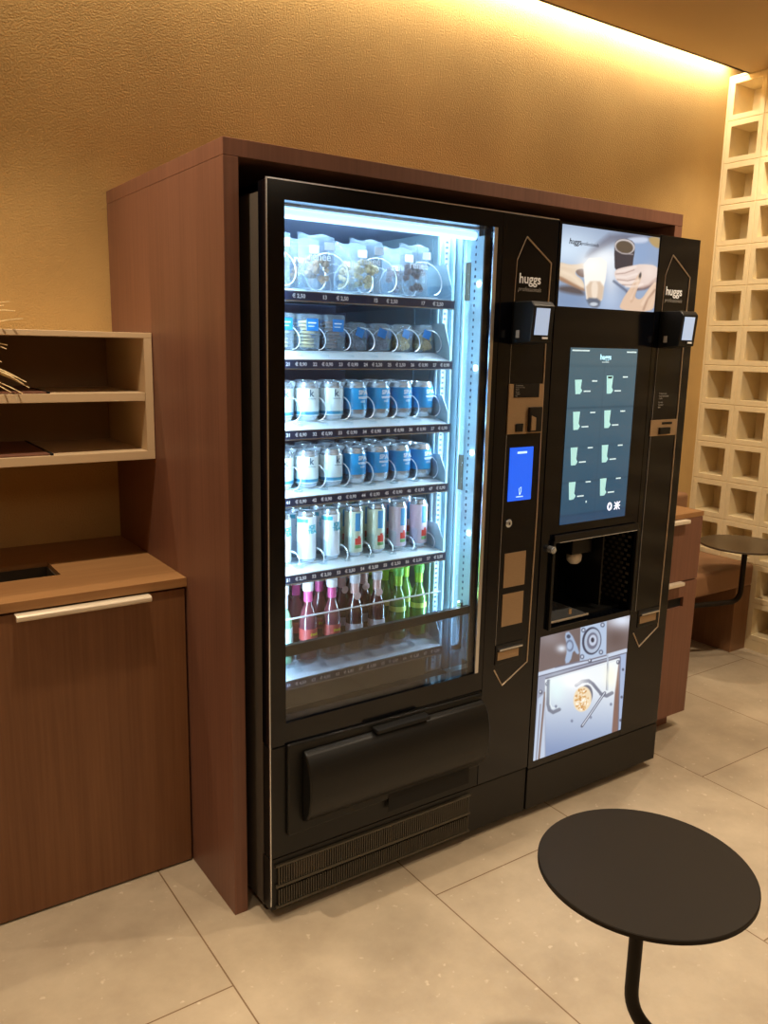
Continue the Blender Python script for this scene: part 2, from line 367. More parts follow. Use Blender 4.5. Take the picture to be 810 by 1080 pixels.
for zs, zb, row in TR:
    t = build('tray', MB().prism([(-.878, zs-.002), (-.812, zb-.003), (-.812, zb), (-.25, zb), (-.25, zb-.006), (-.878, zs-.008)], 'x', .106, .652), M['tray'], vm)
    build('price_strip', MB().box(.106, .654, -.884, -.879, zs-.021, zs-.002), M['tray_dark'], t)
    build('strip_edge', MB().box(.106, .654, -.886, -.878, zs-.0245, zs-.0215).box(.106, .654, -.8845, -.880, zs-.002, zs), M['chrome'], t)
    hh = .095 if row == 1 else (.10 if row == 2 else .075)
    build('tray_side', MB().prism([(-.872, zs-.02), (-.872, zs+.03), (-.845, zs+hh), (-.27, zs+hh), (-.27, zs-.02)], 'x', .6525, .6545), M['liner_side'], t)
    items = []; dv = MB()
    if row == 1:
        for i, (a, b) in enumerate(wide):
            c = (a+b)/2
            if i: items += [(str(11+2*i), .0130, c-.028, -.8842, zs-.0160, 'CENTER', 0, .0004)]
            items += [(PR[1][i], .0130, c+.022, -.8842, zs-.0160, 'CENTER', 0, .0004)]
            build('coil', MB().tube(helix(b-.052, zb+.046, .044, -.865, -.34, .11, 18), .0018, 5), M['wire'], t, True)
            dv.box(b-.001, b+.0005, -.8845, -.30, zs-.018, zb+.03)
    else:
        for k in range(7):
            c = LX(k)
            items += [(str(row*10+1+k), .0118, c-.025, -.8842, zs-.0155, 'CENTER', 0, .0004), (PR[row][k], .0118, c+.010, -.8842, zs-.0155, 'CENTER', 0, .0004)]
            rr = {2: .029, 3: .030, 4: .030, 5: .018, 6: .022}[row]
            cc = c+{2: .004, 3: .006, 4: .006, 5: .014, 6: .0}[row]
            build('coil', MB().tube(helix(cc, zb+rr+.003, rr, -.853, -.35, .075, 16), .0014, 5), M['wire'], t, True)
            dv.box(c+LP/2-.0006, c+LP/2+.0006, -.845, -.30, zb-.002, zb+(.045 if row != 5 else .06))
            # dark cut-outs in the tray lip
            dv.prism([(c+.014, -.852), (c+.030, -.858), (c+.034, -.835), (c+.018, -.818)], 'z', zs+.006, zs+.0115)
    for it in items: text('price_label' if '€' in it[0] else 'lane_number', [it], M['textw'], t)
    build('lane_divider', dv, M['clear'], t)
# clear guard and tinted delivery shutter
g_ = build('bottle_guard', MB().box(.106, .652, -.868, -.8655, .655, .787), M['clear'], vm)
build('guard_edge', MB().box(.106, .652, -.870, -.865, .787, .790), M['wire'], g_)
SH = glass('tinted_shutter', (.56, .56, .60))
s_ = build('delivery_shutter', MB().box(.112, .712, -.926, -.923, .575, .727), SH, vm)
build('shutter_bar', MB().prism([(.112, .716), (.712, .730), (.712, .752), (.112, .744)], 'y', -.932, -.918), M['black_matte'], s_)
build('shutter_bracket', MB().box(.690, .700, -.915, -.90, .62, .76).box(.665, .700, -.915, -.905, .62, .635), M['silver'], s_)

# lower panel with the curved collection flap
lp = build('lower_panel', MB().box(X0, PX-.0015, F, yb, .184, LZ-.004), M['black_matte'], vm, bev=.002)
build('flap_frame', MB().prism([(.108, .240), (.765-.012, .254), (.765-.012, .484), (.108, .494)], 'y', F-.012, F), M['black_matte'], vm, bev=.006)
prof = [(F-.013, .470), (F-.030, .462), (F-.046, .435), (F-.055, .395), (F-.056, .350), (F-.048, .308), (F-.030, .280), (F-.012, .270)]
fl = build('collection_flap', MB().prism(prof, 'x', .150, .748), M['black_matte'], vm, True, bev=.004)
build('pull_grip', MB().box(.361, .537, F-.040, F-.010, .468, .480, .003), M['dark'], fl)
build('drop_slot', MB().box(.42, .71, F-.013, F-.0121, .212, .262), M['dark'], lp)
kp = build('kick_panel', MB().box(X0, X1, F+.004, F+.05, ZB+.002, .180), M['kick'], vm, bev=.002)
mb = MB()
for i in range(88):
    x = .085+i*.0073
    mb.box(x, x+.0035, F-.003, F+.004, .108, .158); mb.box(x, x+.0035, F-.003, F+.004, .048, .092)
mb.box(.078, .73, F-.004, F+.004, .158, .163).box(.078, .73, F-.004, F+.004, .099, .106).box(.078, .73, F-.004, F+.004, .040, .046)
build('vent_grille', mb, mat('vent_slats', (66, 60, 48), .45), kp)
build('sheen_plate', MB().box(.131, .223, F+.0025, F+.0042, .108, .150), M['beige'], kp)['label'] = 'beige plate standing in for a sheen on the vent slats'  # beige colour imitates light reflected off the slats, no actual plate
for x, y in ((.10, F+.07), (.93, F+.07), (.10, -.16), (.93, -.16)): build('levelling_foot', MB().lathe([(.022, 0), (.022, .008), (.009, .012), (.009, ZB+.004)], 14, x, y), M['dark'], vm, True)

def pay_panel(parent, px, w_, sgn, pr):
    """slim payment column: px = left edge x of the bronze outline, w_ = its width"""
    cpan = pr
    l, r = px, px+w_; c = (l+r)/2
    A = (c-.028, 1.776); lt = .0016
    def line(nm, pts, rad, m=M['copper']):
        build(nm, MB().tube([(a, F-.0012, b) for a, b in pts], rad, 6), m, cpan)
    line('outline', [(l+.002, 1.60), (l+.006, 1.714), A], .0011)
    line('outline', [A, (r+.003, 1.714), (r, 1.60), (c, 1.60)], .0024)
    line('outline', [(l, 1.495), (l-.004, .62)], .0009, M['textdim'])
    line('outline', [(r, 1.495), (r+.004, 1.0), (r-.002, .543), (l+.030, .488), (l-.005, .543)], .0024)
    text('logo_text', [('huggs', .037, c-.008, F-.0012, 1.655, 'CENTER', 0, .0006)], M['textw'], cpan)['label'] = 'white lettering reading huggs'
    text('logo_text', [('professionals', .0165, c-.008, F-.0012, 1.634, 'CENTER', .25)], M['textdim'], cpan)
    # card terminal: wedge body and small lit display
    y1 = F-.085
    tb = build('card_terminal', MB().prism([(F, 1.604), (y1+.01, 1.604), (y1, 1.592), (y1+.008, 1.498), (F, 1.490)], 'x', l-.004, l+.074), M['black_matte'], parent, bev=.003)
    build('terminal_screen', MB().prism([(y1-.0005, 1.586), (y1-.0015, 1.586), (y1+.0040, 1.516), (y1+.0052, 1.516)], 'x', l+.006, l+.056), SCR, tb)
    build('terminal_label', MB().box(l+.036, l+.056, y1+.0032, y1+.006, 1.506, 1.511), M['textw'], tb)
    build('reader_mark', MB().box(l-.0055, l-.004, F-.035, F-.022, 1.508, 1.528), M['textdim'], tb)
SCR = emis('terminal_display', (160, 182, 215), .5)
pp = build('payment_panel', MB().box(PX, X1, F, yb, .184, HT), M['black_gloss'], vm, bev=.0015)
PL = .805
pay_panel(vm, PL, .131, 1, pp)
bp = build('coin_panel', MB().box(.803, .936, F-.0035, F, 1.243, 1.383), M['beige'], pp)
build('notice', MB().box(.821, .918, F-.0048, F-.0035, 1.345, 1.384), M['black'], bp)
text('notice_text', [(s, .0052, .826, F-.0052, z, 'LEFT') for s, z in (('Professionals', 1.377), ('Food and drinks', 1.3715), ('Snacks', 1.366), ('Service', 1.359), ('Contact', 1.3535), ('Info', 1.348))], M['textdim'], bp)
build('banknote_slot', MB().box(.879, .929, F-.012, F-.0035, 1.247, 1.318, .003), M['black'], bp)
build('note_guide', MB().prism([(.885, 1.252), (.902, 1.252), (.902, 1.288), (.885, 1.294)], 'y', F-.015, F-.012), M['beige'], bp)
build('coin_slot', MB().box(.833, .861, F-.007, F-.0035, 1.249, 1.272, .002), M['black'], bp)
BL = emis('selection_display', (28, 88, 224), .75)
sc = build('selection_screen', MB().box(.820, .910, F-.0025, F, 1.050, 1.204), BL, pp)
WT = emis('display_white', (170, 205, 255), 1.0)
build('screen_icons', MB().tube([(.864, F-.003, 1.066), (.861, F-.003, 1.085), (.869, F-.003, 1.089), (.869, F-.003, 1.075), (.864, F-.003, 1.066)], .0011, 5).box(.851, .878, F-.0031, F-.0026, 1.060, 1.0625).box(.848, .885, F-.0031, F-.0026, 1.186, 1.192), WT, sc)
m_ = MB().lathe([(.012, 0), (.012, .004), (.009, .006)], 20); m_.b.transform(Matrix.Translation(Vector((.828, F, .986)))@Matrix.Rotation(math.pi/2, 4, 'X')); lk = build('lock', m_, M['silver'], pp, True)
build('keyhole', MB().box(.8265, .8295, F-.0075, F-.0055, .982, .990), M['dark'], lk)
build('cover_plate', MB().box(.820, .904, F-.002, F, .793, .896), M['beige'], pp); build('cover_plate', MB().box(.820, .903, F-.002, F, .674, .773), M['beige'], pp)
def cup(parent, l, r):
    c = build('coin_return', MB().box(l-.006, r+.006, F-.003, F, .558, .620), M['black'], parent, bev=.002)
    build('return_flap', MB().box(l, r-.014, F-.006, F-.003, .573, .598), M['beige'], c); build('return_lip', MB().box(l+.002, r-.004, F-.012, F-.003, .603, .608), M['chrome'], c)
cup(pp, .808, .906)

# ------------------------------------------------------------------ coffee machine
cm = thing('coffee_vending_machine', 'black coffee vending machine with two glowing pictures and tall touch screen, right of the pair', 'vending machine', (1.28, -.5, 0))
CX0 = .9665
build('cabinet_shell', MB().box(CX0, WE-T-.002, yb, -.06, ZB, HT-.01), M['side'], cm).data
# shell gets a hole for the bay: build the door in front and the bay as a box of walls inside the door thickness
QX = 1.403; BX0, BX1, BZ0, BZ1 = 1.012, 1.398, .630, .912
cm_shell = cm.children[0]
bpy.data.meshes.remove(cm_shell.data) if False else None
bpy.data.objects.remove(cm_shell)
mb = MB()
mb.box(CX0, WE-T-.002, yb, -.06, ZB, BZ0-.03).box(CX0, WE-T-.002, yb, -.06, BZ1+.03, HT-.01).box(CX0, BX0-.02, yb, -.06, BZ0-.03, BZ1+.03).box(BX1+.02, WE-T-.002, yb, -.06, BZ0-.03, BZ1+.03).box(BX0-.02, BX1+.02, -.70, -.06, BZ0-.03, BZ1+.03)
build('cabinet_shell', mb, M['side'], cm)
mb = MB().box(CX0, BX0, F, yb, .175, HT-.001).box(BX0, BX1, F, yb, BZ1, HT-.001).box(BX0, BX1, F, yb, .175, BZ0).box(BX1, QX, F, yb, .175, HT-.001)
door = build('front_panel', mb, M['black_gloss'], cm)
bay = build('cup_bay', MB().box(BX0-.01, BX0, yb, -.70, BZ0, BZ1).box(BX1, BX1+.01, yb, -.70, BZ0, BZ1).box(BX0, BX1, -.712, -.702, BZ0, BZ1).box(BX0, BX1, yb, -.70, BZ0-.008, BZ0+.006).box(BX0, BX1, yb, -.70, BZ1-.004, BZ1+.004), M['black_matte'], cm)
mb = MB()
for i in range(9):
    for j in range(16):
        y = -.935+i*.026; z = .655+j*.0155
        mb.box(BX1-.0015, BX1-.0002, y+(j % 2)*.013, y+(j % 2)*.013+.013, z, z+.008)
build('perforated_side', mb, M['steel'], bay)
build('spout', MB().lathe([(.014, .785), (.024, .795), (.026, .812), (.018, .826)], 18, 1.245, -.83), M['handle'], bay, True)
build('spout_head', MB().box(1.19, 1.285, -.87, -.76, .826, .90, .006), M['black'], bay)
build('inner_shield', MB().box(1.30, 1.308, -.90, -.71, .65, .905), M['black'], bay)
build('drip_grid', MB().box(1.05, 1.22, -.925, -.74, .637, .642).box(1.05, 1.22, -.930, -.926, .637, .645), M['chrome'], bay)
build('level_mark', MB().box(1.128, 1.140, -.93, -.926, .655, .672), M['beige'], bay)
dw = build('bay_door', MB().box(BX0, BX1, F-.012, F-.004, BZ1-.006, BZ1+.018).box(BX0-.004, BX0+.006, F-.012, F, BZ0, BZ1).box(BX1-.004, BX1+.006, F-.012, F, BZ0, BZ1), M['black'], cm, bev=.002)
build('bay_edge', MB().box(BX0+.02, BX1-.01, F-.014, F-.012, BZ1-.006, BZ1-.004), M['silver'], dw)
kn = MB().cyl((1.003, F-.018, .888), (1.003, F, .888), .011, 18).cyl((1.003, F-.022, .888), (1.003, F-.018, .888), .007, 18)
build('door_lock', kn, M['silver'], cm, True)
# backlit pictures -------------------------------------------------
def px_of(x, z, y):
    d = np.stack([x-CAM[0], np.full_like(x, y-CAM[1]), z-CAM[2]], -1); zz = d@_f
    return 405+FPX*(d@_r)/zz, 540-FPX*(d@_u)/zz
def poly_d(cx, cy, P):
    P = np.array(P, float); d = np.full(cx.shape, 1e9); ins = np.zeros(cx.shape, bool)
    for i in range(len(P)):
        a, b = P[i], P[(i+1) % len(P)]; e = b-a; wx, wy = cx-a[0], cy-a[1]
        tt = np.clip((wx*e[0]+wy*e[1])/(e@e), 0, 1); d = np.minimum(d, np.hypot(wx-e[0]*tt, wy-e[1]*tt))
        c = ((a[1] > cy) != (b[1] > cy)) & (cx < (b[0]-a[0])*(cy-a[1])/((b[1]-a[1]) or 1e-9)+a[0]); ins ^= c
    return np.where(ins, -d, d)
def line_d(cx, cy, P):
    d = np.full(cx.shape, 1e9); P = np.array(P, float)
    for a, b in zip(P, P[1:]):
        e = b-a; tt = np.clip(((cx-a[0])*e[0]+(cy-a[1])*e[1])/(e@e), 0, 1); d = np.minimum(d, np.hypot(cx-a[0]-e[0]*tt, cy-a[1]-e[1]*tt))
    return d
def smooth_poly(P, it=2):
    for _ in range(it):
        Q = []
        for i in range(len(P)):
            a, b = P[i], P[(i+1) % len(P)]; Q += [(a[0]*.75+b[0]*.25, a[1]*.75+b[1]*.25), (a[0]*.25+b[0]*.75, a[1]*.25+b[1]*.75)]
        P = Q
    return P
def picture(name, x0, x1, z0, z1, y, nx, nz, fn, strength, parent, glossy=.15):
    X, Z = np.meshgrid(np.linspace(x0, x1, nx), np.linspace(z0, z1, nz)); img = fn(X, Z)
    c = np.array(ROOT[parent_root(parent).name]); co = np.stack([X-c[0], np.full_like(X, y-c[1]), Z-c[2]], -1).reshape(-1, 3)
    me = bpy.data.meshes.new(name); idx = np.arange(nx*nz).reshape(nz, nx)
    fc = np.stack([idx[:-1, :-1], idx[:-1, 1:], idx[1:, 1:], idx[1:, :-1]], -1).reshape(-1, 4)
    me.from_pydata(co.tolist(), [], fc.tolist()); ca = me.color_attributes.new('print', 'FLOAT_COLOR', 'POINT')
    lin = np.clip(img/255, 0, 1); lin = np.where(lin <= .04045, lin/12.92, ((lin+.055)/1.055)**2.4)
    ca.data.foreach_set('color', np.concatenate([lin.reshape(-1, 3), np.ones((nx*nz, 1))], 1).ravel())
    m, t, p = nt(name+'_print'); a = t.nodes.new('ShaderNodeVertexColor'); a.layer_name = 'print'
    p.inputs['Base Color'].default_value = (.01, .01, .01, 1); p.inputs['Roughness'].default_value = glossy
    t.links.new(a.outputs[0], p.inputs['Emission Color']); p.inputs['Emission Strength'].default_value = strength
    me.materials.append(m); o = bpy.data.objects.new(name, me); COL.objects.link(o); o.parent = parent
    return o
def parent_root(o):
    while o.parent is not None: o = o.parent
    return o
class Paint:
    def __init__(s, cx, cy, base): s.x, s.y = cx, cy; s.im = np.ones(cx.shape+(3,))*np.array(base, float)
    def mixc(s, a, col):
        a = np.clip(a, 0, 1)[..., None]; s.im = s.im*(1-a)+(col if isinstance(col, np.ndarray) and col.ndim == 3 else np.array(col, float))*a
    def poly(s, P, col, soft=5, sm=2, op=1.): s.mixc(op*(.5-poly_d(s.x, s.y, smooth_poly(P, sm) if sm else P)/soft), col)
    def line(s, P, wd, col, soft=4, op=1.): s.mixc(op*(.5-(line_d(s.x, s.y, P)-wd/2)/soft), col)
    def ell(s, c, r, col, soft=6, op=1., rot=0., ring=None):
        dx, dy = s.x-c[0], s.y-c[1]; ca, sa = math.cos(rot), math.sin(rot); u, v = (dx*ca+dy*sa)/r[0], (-dx*sa+dy*ca)/r[1]
        d = (np.hypot(u, v)-1)*min(r)
        if ring: d = np.abs(d)-ring/2
        s.mixc(op*(.5-d/soft), col)
    def glow(s, c, r, col, op=1.):
        d = np.hypot((s.x-c[0])/r[0], (s.y-c[1])/r[1]); s.mixc(op*np.exp(-d*d), col)
def pic_top(X, Z):
    px, py = px_of(X, Z, F-.001); p = Paint((px-585)*7.043, (py-230)*7.048, (146, 162, 188))
    p.glow((90, 230), (260, 160), (208, 226, 244)); p.glow((620, 260), (160, 150), (140, 164, 200)); p.glow((120, 620), (220, 120), (122, 146, 182), .8); p.glow((400, 620), (120, 130), (176, 196, 226), .7)
    p.poly([(250, 250), (330, 175), (430, 100), (780, 140), (775, 165), (600, 160), (470, 175), (330, 260), (230, 300)], (112, 116, 134), 40, 1, .9)
    p.poly([(520, 150), (690, 135), (700, 180), (580, 190)], (196, 206, 226), 20)
    p.poly([(695, 140), (790, 140), (785, 230), (740, 215), (705, 180)], (180, 152, 104), 14)
    p.glow((380, 300), (120, 80), (244, 248, 252), .95); p.glow((420, 400), (60, 160), (236, 240, 246), .8)
    p.poly([(25, 500), (180, 500), (225, 560), (215, 580), (90, 560), (20, 540)], (92, 84, 86), 24, 2, .8)
    p.poly([(20, 320), (100, 345), (165, 345), (225, 330), (225, 385), (160, 388), (150, 420), (215, 465), (225, 545), (140, 500), (60, 462), (20, 430)], (226, 204, 178), 8)
    p.poly([(20, 420), (80, 450), (150, 490), (225, 525), (225, 550), (140, 512), (20, 460)], (164, 128, 102), 14, 2, .85)
    p.poly([(155, 385), (225, 372), (225, 440), (195, 440), (160, 415)], (120, 98, 88), 8)
    p.poly([(208, 300), (390, 290), (382, 440), (362, 520), (345, 640), (240, 635), (222, 500)], (252, 246, 236), 8, 1)
    p.poly([(228, 470), (372, 470), (350, 640), (244, 635)], (214, 190, 166), 16, 1); p.poly([(270, 470), (325, 470), (315, 610), (275, 610)], (238, 220, 200), 14)
    p.poly([(225, 590), (345, 598), (332, 668), (262, 664)], (98, 106, 122), 14, 1, .9); p.ell((290, 640), (30, 14), (196, 204, 214), 8)
    p.glow((270, 350), (90, 70), (255, 252, 248), .9)
    p.poly([(441, 215), (455, 165), (520, 148), (590, 175), (597, 235), (580, 330), (578, 420), (447, 420)], (66, 60, 66), 6, 1)
    p.ell((520, 212), (76, 56), (200, 192, 190), 6, 1, .2); p.ell((519, 216), (64, 46), (96, 82, 68), 7, 1, .2); p.line([(452, 235), (500, 262), (580, 270)], 7, (170, 160, 160), 6)
    p.line([(440, 470), (530, 540), (560, 580)], 16, (80, 88, 110), 16, .8)
    p.poly([(620, 490), (760, 430), (760, 500), (690, 590), (600, 600)], (150, 168, 196), 10)
    p.poly([(448, 385), (500, 368), (590, 350), (650, 340), (775, 355), (765, 450), (700, 512), (620, 525), (540, 515), (470, 478), (442, 430)], (228, 208, 198), 7)
    for L_ in ([(455, 416), (520, 410), (590, 385)], [(465, 456), (540, 466), (600, 452)], [(500, 495), (560, 498), (610, 488)]): p.line(L_, 5, (150, 118, 108), 8, .8)
    p.poly([(560, 525), (690, 512), (765, 450), (765, 470), (700, 530), (590, 545)], (112, 92, 92), 12, 1, .7)
    p.poly([(622, 412), (645, 402), (648, 440), (612, 530), (590, 590), (640, 612), (700, 520), (765, 450), (775, 700), (470, 690), (500, 610), (545, 540), (585, 480)], (222, 190, 164), 7)
    p.poly([(600, 470), (612, 530), (590, 600), (560, 640), (575, 560)], (190, 152, 128), 16, 2, .7); p.line([(745, 535), (690, 600), (660, 680)], 14, (168, 132, 112), 14, .8); p.ell((634, 430), (9, 26), (70, 66, 66), 6, 1, .2)
    for f in ([(470, 398), (530, 386), (600, 362)], [(462, 437), (530, 440), (610, 415)], [(482, 476), (545, 484), (620, 464)], [(530, 510), (590, 508), (650, 492)]): p.line(f, 13, (246, 232, 224), 16, .7)
    p.glow((700, 400), (50, 50), (240, 224, 214), .6); p.line([(640, 520), (700, 500), (760, 448)], 14, (176, 142, 130), 20, .7)
    p.line([(628, 450), (596, 530), (570, 600)], 16, (240, 214, 190), 18, .7); p.line([(748, 470), (700, 560), (650, 640)], 18, (238, 210, 186), 20, .7); p.line([(770, 520), (735, 600), (700, 680)], 14, (232, 202, 176), 16, .6)
    p.line([(60, 400), (130, 430), (200, 500)], 22, (242, 224, 200), 26, .7); p.line([(60, 352), (130, 366), (210, 362)], 12, (240, 222, 200), 16, .6)
    p.poly([(748, 600), (775, 540), (775, 700), (730, 700)], (120, 146, 190), 10)
    return p.im
def pic_low(X, Z):
    px, py = px_of(X, Z, F-.001); p = Paint((px-555)*6.548, (py-645)*6.545, (112, 98, 98))
    p.glow((660, 60), (110, 60), (214, 222, 238)); p.glow((160, 180), (100, 60), (142, 134, 138), .8); p.glow((620, 190), (60, 60), (94, 78, 76), .7)
    p.poly([(262, 150), (305, 135), (370, 280), (355, 300), (325, 260), (305, 350), (262, 362), (285, 250)], (158, 178, 208), 8, 1)
    p.ell((292, 172), (14, 14), (70, 76, 96), 6); p.ell((300, 235), (22, 34), (96, 106, 132), 8, 1, 0, 8); p.glow((245, 255), (34, 26), (220, 230, 244), .9)
    p.poly([(375, 108), (556, 66), (552, 300), (370, 345)], (176, 194, 220), 6, 0)
    for c in ((395, 128), (527, 92), (386, 312), (516, 280)): p.ell(c, (15, 17), (96, 104, 128), 5); p.ell(c, (7, 8), (200, 210, 226), 4)
    p.ell((452, 202), (66, 96), (58, 62, 82), 5, 1, .12); p.ell((457, 202), (56, 84), (172, 186, 208), 5, 1, .12); p.ell((457, 202), (38, 58), (108, 112, 132), 5, 1, .12); p.ell((460, 198), (26, 38), (190, 200, 220), 5, 1, .12); p.ell((458, 196), (12, 17), (50, 52, 68), 5)
    # tank plate
    g = np.clip((p.y-480)/480, 0, 1)[..., None]; plate = np.array([236, 242, 246.])*(1-g)+np.array([128, 148, 186.])*g
    p.poly([(80, 440), (690, 275), (665, 840), (40, 1060)], (150, 156, 176), 6, 0)
    p.poly([(82, 600), (130, 560), (128, 1020), (45, 1060)], (186, 200, 222), 6, 0); p.line([(128, 560), (85, 1040)], 12, (120, 98, 92), 8); p.line([(98, 640), (66, 1045)], 5, (110, 100, 110), 6)
    p.poly([(130, 470), (642, 322), (596, 850), (134, 1015)], plate, 5, 0)
    p.poly([(612, 560), (640, 340), (640, 840), (590, 850)], (128, 98, 90), 8, 0); p.poly([(648, 300), (690, 285), (662, 825), (632, 840)], (160, 178, 210), 5, 0)
    p.line([(650, 320), (634, 830)], 5, (90, 86, 104), 5)
    for y in (400, 590, 750): p.ell((668-(y-400)*.05, y), (8, 10), (84, 90, 112), 5)
    p.line([(88, 432), (300, 372), (500, 322), (690, 268)], 26, (196, 208, 228), 6); p.line([(88, 448), (690, 285)], 5, (70, 68, 86), 5); p.line([(200, 385), (350, 350), (440, 332), (560, 300)], 8, (96, 92, 108), 7)
    p.line([(136, 462), (648, 314)], 9, (96, 96, 114), 5); p.line([(136, 476), (645, 330)], 5, (210, 220, 234), 4)
    p.line([(560, 300), (566, 400), (560, 540)], 11, (168, 180, 200), 5); p.line([(560, 360), (552, 540)], 4, (110, 112, 130), 4)
    for c in ((145, 500), (635, 350), (440, 340), (100, 556)): p.ell(c, (13, 15), (92, 96, 116), 5); p.ell((c[0]-3, c[1]-3), (5, 6), (226, 232, 240), 4)
    gr = (116, 122, 140)
    p.line([(154, 480), (150, 640), (160, 680), (185, 696), (228, 676)], 24, gr, 6); p.line([(166, 480), (165, 640), (180, 668), (215, 660)], 8, (226, 236, 240), 6)
    p.line([(345, 508), (385, 482), (430, 478), (460, 500), (515, 568), (555, 582), (592, 562)], 24, gr, 6); p.line([(440, 500), (500, 570)], 6, (226, 234, 240), 6)
    p.glow((330, 480), (90, 50), (255, 255, 255), .9); p.glow((210, 540), (60, 90), (226, 252, 250), .6); p.glow((580, 450), (40, 80), (250, 248, 226), .8)
    p.ell((412, 580), (46, 74), (106, 108, 124), 6, 1, .15); p.ell((388, 604), (62, 88), (236, 216, 182), 6, 1, .15)
    rg = np.random.RandomState(3)
    for _ in range(80):
        a = rg.rand()*6.28; q = math.sqrt(rg.rand()); c = (388+50*q*math.cos(a), 606+76*q*math.sin(a)); p.ell(c, (6+3*rg.rand(), 5), [(196, 140, 76), (255, 248, 236), (214, 170, 110)][rg.randint(3)], 4, .9, rg.rand()*3)
    p.line([(542, 560), (384, 792)], 17, (86, 88, 106), 5); p.line([(542, 560), (388, 786)], 7, (206, 214, 228), 4)
    for c in ((205, 655), (315, 755), (445, 730), (585, 640)): p.ell(c, (9, 11), (120, 130, 154), 6, .8)
    return p.im
pt = picture('upper_picture', .975, 1.3975, 1.600, 1.822, F-.0012, 200, 112, pic_top, .8, cm)
pt['label'] = 'backlit picture of hands holding a latte glass and a dark coffee glass'
DK = mat('dark_print', (34, 40, 60), .5)
text('picture_text', [('huggs', .022, 1.003, F-.0026, 1.772, 'LEFT', .2, .0003), ('professionals', .014, 1.052, F-.0026, 1.772, 'LEFT', .2)], DK, pt)
pl_ = picture('lower_picture', .987, 1.409-.006, .198, .611, F-.0012, 190, 190, pic_low, .8, cm)
pl_['label'] = 'backlit picture of a steel coffee grinder with round bean hole'
def pic_screen(X, Z):
    px, py = px_of(X, Z, F-.001); a = np.clip((Z-.95)/.54, 0, 1)
    im = np.array([44, 84, 112.])[None, None]*(1-a[..., None])+np.array([86, 112, 122.])[None, None]*a[..., None]
    p = Paint(X, Z, (0, 0, 0)); p.im = im*np.ones(X.shape+(1,))
    for z in (1.435, 1.31, 1.195, 1.085, .985): p.mixc(.35*np.exp(-((Z-z)/.0022)**2), (28, 56, 74))
    p.mixc(.25*np.exp(-((X-1.188)/.0018)**2)*(Z < 1.435), (28, 56, 74)); p.mixc(.35*(Z < .985), (40, 66, 104))
    return p.im
ts = picture('touch_screen', 1.038, 1.336, .958, 1.486, F-.0012, 60, 100, pic_screen, .66, cm, .1)
CU = emis('icon_mint', (160, 212, 214), .62); CD = emis('icon_dark', (10, 12, 16), 0); TX = emis('icon_text', (176, 200, 206), .8)
mt = MB()
C3 = [(585+a/8.53, 360+b/8.53) for a, b in ((205, 410), (487, 390), (187, 715), (465, 700))]+[(585+a/8.53, 455+b/8.53) for a, b in ((165, 225), (443, 200), (148, 535), (427, 500))]
for i, (a, b) in enumerate(C3):
    q = at(a, b, 1, F); h = .021 if i == 0 else .027; x, z = q[0], q[2]
    mb = MB().prism([(x-.014, z+h), (x+.015, z+h), (x+.0105, z-h), (x-.0085, z-h)], 'y', F-.0022, F-.0014)
    mb.prism([(x+.002, z-h), (x+.012, z-h+.002), (x+.018, z-h+.010), (x+.012, z-h+.018), (x+.003, z-h+.012)], 'y', F-.0026, F-.0016); build('cup_icon', mb, CU, ts)
    build('drink_name', MB().box(x+.026, x+.055, F-.0022, F-.0014, z-h+.006, z-h+.010), TX, ts); build('drink_price', MB().box(x+.060, x+.082, F-.0022, F-.0014, z+h-.006, z+h-.002), TX, ts)
q = at(585+487/8.53, 360+390/8.53, 1, F)
build('coffee_fill', MB().prism([(q[0]-.010, q[2]+.0245), (q[0]+.011, q[2]+.0245), (q[0]+.008, q[2]+.019), (q[0]-.007, q[2]+.019)], 'y', F-.0028, F-.0023), CD, ts)
for a in ((1.045, 1.118, 1.476, 1.480), (1.285, 1.330, 1.474, 1.478), (1.176, 1.206, 1.444, 1.446), (1.146, 1.151, 1.018, 1.024)): build('menu_text', MB().box(a[0], a[1], F-.0022, F-.0014, a[2], a[3]), TX, ts); text('screen_logo', [('huggs', .022, 1.191, F-.0018, 1.453, 'CENTER', 0, .0004)], TX, ts)
mb = MB().tube([(1.258+.008*math.cos(a), F-.002, .996+.011*math.sin(a)) for a in [k*.524 for k in range(12)]], .0025, 5, closed=True)
for a, b in (((1.277, .984), (1.302, 1.008)), ((1.277, 1.008), (1.302, .984)), ((1.2895, .983), (1.2895, 1.009)), ((1.276, .996), (1.303, .996))): mb.tube([(a[0]+.004, F-.002, a[1]), (b[0]+.004, F-.002, b[1])], .0016, 5)
build('language_icons', mb, emis('icon_white', (232, 230, 246), 1), ts)
# base and payment column
build('base_panel', MB().box(CX0, X2+.004, F, F+.05, ZB+.004, .171), M['kick'], cm, bev=.0015)
for x, y in ((1.02, F+.10), (1.54, F+.10), (1.02, -.14), (1.54, -.14)): build('levelling_foot', MB().lathe([(.022, 0), (.022, .008), (.009, .012), (.009, ZB+.004)], 14, x, y), M['dark'], cm, True)
p2 = build('payment_panel', MB().box(QX+.0015, X2+.004, F, yb, .175, HT+.002), M['black_gloss'], cm, bev=.0015)
pay_panel(cm, 1.434, .125, 1, p2)
bp = build('coin_panel', MB().box(1.426, 1.557, F-.0035, F, 1.211, 1.263), M['beige'], p2)
build('banknote_slot', MB().box(1.466, 1.520, F-.011, F-.0035, 1.216, 1.238, .002).box(1.482, 1.532, F-.005, F-.0035, 1.248, 1.255), M['black'], bp)
text('notice_text', [(s, .0075, 1.458, F-.001, z, 'LEFT') for s, z in (('Professionals', 1.345), ('Food and drinks', 1.337), ('Coffee', 1.329), ('Service', 1.317), ('Contact', 1.309), ('Info', 1.301))], M['textdim'], p2)
